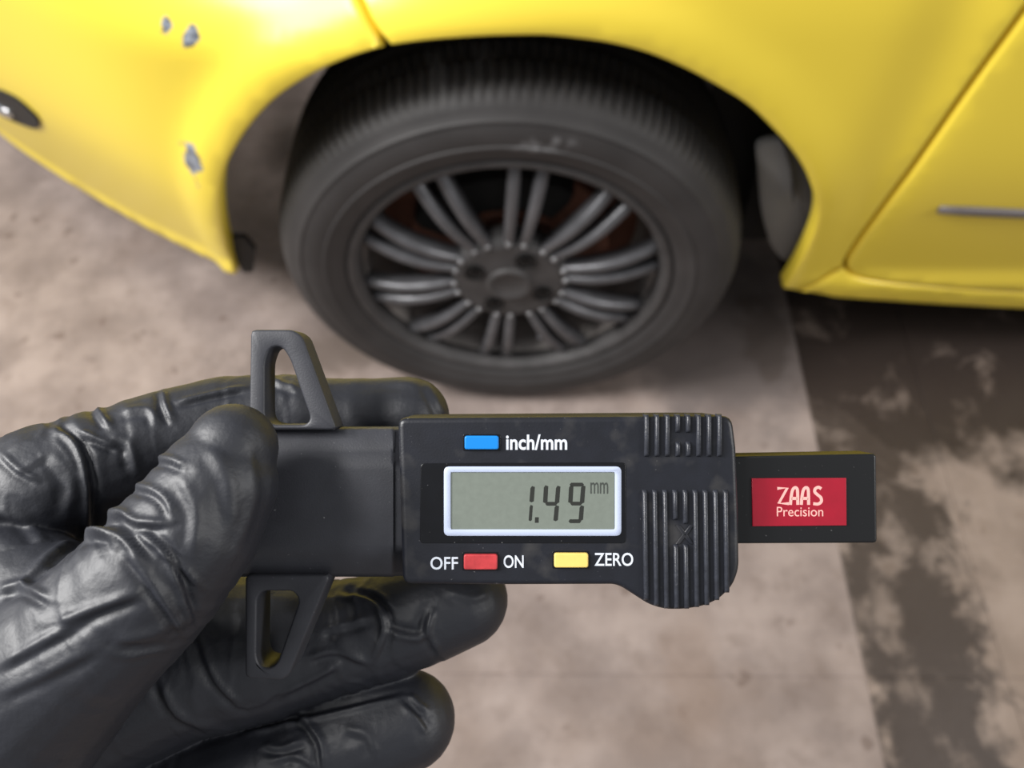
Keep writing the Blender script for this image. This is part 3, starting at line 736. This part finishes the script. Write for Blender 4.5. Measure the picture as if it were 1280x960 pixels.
FOLDS = [
 (I, [(66, 536), (90, 550), (104, 578), (110, 622), (108, 670)], 1.0, 6, 0.9, -1),
 (I, [(98, 540), (120, 548), (148, 560)], 0.8, 5, 0.6, 1),
 (I, [(118, 500), (124, 515), (138, 534)], 0.9, 6, 0.6, 1),
 (I, [(204, 490), (206, 505), (216, 528)], 0.9, 5, 0.7, 1),
 (I, [(135, 545), (160, 555), (172, 590)], 0.5, 8, 0.5, 1),
 (I, [(150, 515), (185, 512), (196, 530)], 0.5, 6, 0.3, 1),
 (I, [(222, 503), (260, 494), (308, 484)], 0.7, 4, 0.5, 1),
 (I, [(0, 566), (24, 588), (48, 600)], 0.6, 5, 0.4, 1),
 (I, [(20, 592), (38, 582), (58, 566)], 0.3, 5, 0.1, 1),
 (I, [(60, 560), (90, 600), (80, 650)], 0.5, 10, 0.3, 1),
 (I, [(-20, 640), (30, 650), (60, 690)], 0.5, 9, 0.4, 1),
 (I, [(430, 480), (480, 474), (530, 482)], 0.35, 8, 0.2, 1),
 (I, [(535, 480), (545, 500), (555, 520)], 0.4, 6, 0.4, 1),
 (I, [(335, 470), (350, 480), (372, 486)], 0.6, 5, 0.4, 1),
 (T, [(190, 572), (212, 574), (232, 582)], 0.7, 6, 0.5, 1),
 (T, [(162, 606), (190, 612), (208, 626), (216, 646)], 0.7, 6, 0.6, 1),
 (T, [(130, 646), (150, 640), (172, 652), (212, 654)], 0.9, 6, 0.8, 1),
 (T, [(110, 668), (140, 664), (158, 676), (186, 708)], 1.1, 7, 0.9, -1),
 (T, [(40, 712), (70, 690), (104, 668), (136, 668), (146, 682)], 1.1, 7, 0.6, 1),
 (T, [(175, 668), (205, 690), (225, 735), (242, 788)], 0.8, 6, 0.8, -1),
 (T, [(200, 690), (225, 708), (252, 735)], 0.6, 5, 0.5, 1),
 (T, [(160, 690), (190, 730), (236, 800)], 0.9, 7, 0.8, 1),
 (T, [(74, 778), (110, 764), (170, 742)], 0.9, 8, 0.9, 1),
 (T, [(0, 738), (28, 732), (64, 750)], 0.9, 7, 0.7, 1),
 (T, [(30, 735), (36, 720), (60, 706)], 0.7, 6, 0.4, 1),
 (T, [(0, 832), (60, 798), (110, 772)], 0.7, 8, 0.6, 1),
 (T, [(0, 868), (60, 840), (120, 810)], 0.4, 9, 0.4, 1),
 (T, [(225, 595), (245, 640), (240, 690)], 0.45, 10, 0.4, 1),
 (T, [(262, 560), (285, 600), (292, 660)], 0.4, 12, 0.35, 1),
 (T, [(310, 560), (318, 620), (296, 690)], 0.35, 10, 0.3, -1),
 (T, [(150, 800), (200, 790), (240, 770)], 0.5, 9, 0.4, 1),
 (Mi, [(425, 746), (455, 748), (474, 762), (480, 790), (468, 822)], 1.0, 6, 0.7, -1),
 (Mi, [(440, 735), (470, 742), (492, 760)], 0.7, 5, 0.4, 1),
 (Mi, [(482, 788), (508, 796), (530, 794), (536, 764)], 0.8, 6, 0.7, -1),
 (Mi, [(384, 822), (420, 814), (462, 830)], 0.8, 6, 0.5, 1),
 (Mi, [(400, 790), (430, 780), (462, 772)], 0.5, 6, 0.4, 1),
 (Mi, [(352, 866), (390, 848), (420, 832)], 0.8, 6, 0.5, 1),
 (Mi, [(542, 762), (536, 790), (550, 818)], 0.6, 5, 0.5, 1),
 (Mi, [(560, 740), (590, 748), (612, 740)], 0.35, 7, 0.2, 1),
 (Mi, [(250, 800), (270, 850), (300, 880)], 0.8, 6, 0.6, 1),
 (Mi, [(200, 850), (220, 890), (260, 910)], 0.8, 7, 0.6, 1),
 (Ri, [(305, 918), (345, 908), (382, 900), (440, 886), (505, 870)], 0.9, 5, 0.7, -1),
 (Ri, [(372, 888), (388, 908), (402, 930), (406, 965)], 0.9, 6, 0.7, 1),
 (Ri, [(330, 930), (352, 935), (380, 925)], 0.7, 6, 0.5, 1),
 (Ri, [(512, 868), (522, 880), (534, 888)], 0.6, 5, 0.4, 1),
 (Ri, [(504, 880), (520, 898), (532, 915)], 0.6, 5, 0.4, -1),
 (Ri, [(430, 910), (460, 920), (470, 945)], 0.5, 8, 0.4, 1),
 (Ri, [(340, 950), (370, 945), (395, 960)], 0.6, 6, 0.5, 1),
]
for fs, pts, a, w, vl, sd in FOLDS: fold(fs, pts, a*0.8, w*0.85, vl*0.9, sd)
# irregular cross wrinkles, strongest near the joints
joints = {0: (0.026, 0.060), 1: (0.024, 0.058, 0.075), 2: (0.022, 0.05, 0.08), 3: (0.022, 0.05, 0.08), 4: (0.02, 0.05)}
env = np.zeros(nv)
for fi, js in joints.items():
    m = fid == fi
    for j in js: env[m] = np.maximum(env[m], np.exp(-((arc[m]-j)/0.009)**2))
rn = np.empty(nv)
for i in range(nv):
    x, y, z = co[i]
    w = noise.noise((x*120, y*120, z*120+7))
    rn[i] = noise.noise((arc[i]*330+w*1.6, fid[i]*9.1+x*35, y*35+z*35)) if fid[i] < 5 else noise.noise((x*170+w, y*60, z*60))
ridge = (1-np.abs(rn)*2.4)
disp += (0.05+0.30*env)*np.clip(ridge, -0.6, 1)*0.8
co2 = co+no*(disp*mm)[:, None]
hm.vertices.foreach_set('co', co2.reshape(-1)); hm.update()
for p in hm.polygons: p.use_smooth = True
ms_ = mat('black_nitrile', lin(30, 32, 40), 0.53, bump=0.3, bscale=1100, var=0.12, vscale=120, spec=0.7, bdist=0.00025, detail=5)
hm.materials.clear(); hm.materials.append(ms_); hm.name = 'gloved_hand'
hand = bpy.data.objects.new('gloved_hand', hm); COL.objects.link(hand); hand.matrix_world = GM
tag(hand, 'left hand in a wrinkled black nitrile glove gripping the gauge, thumb in front', 'hand')
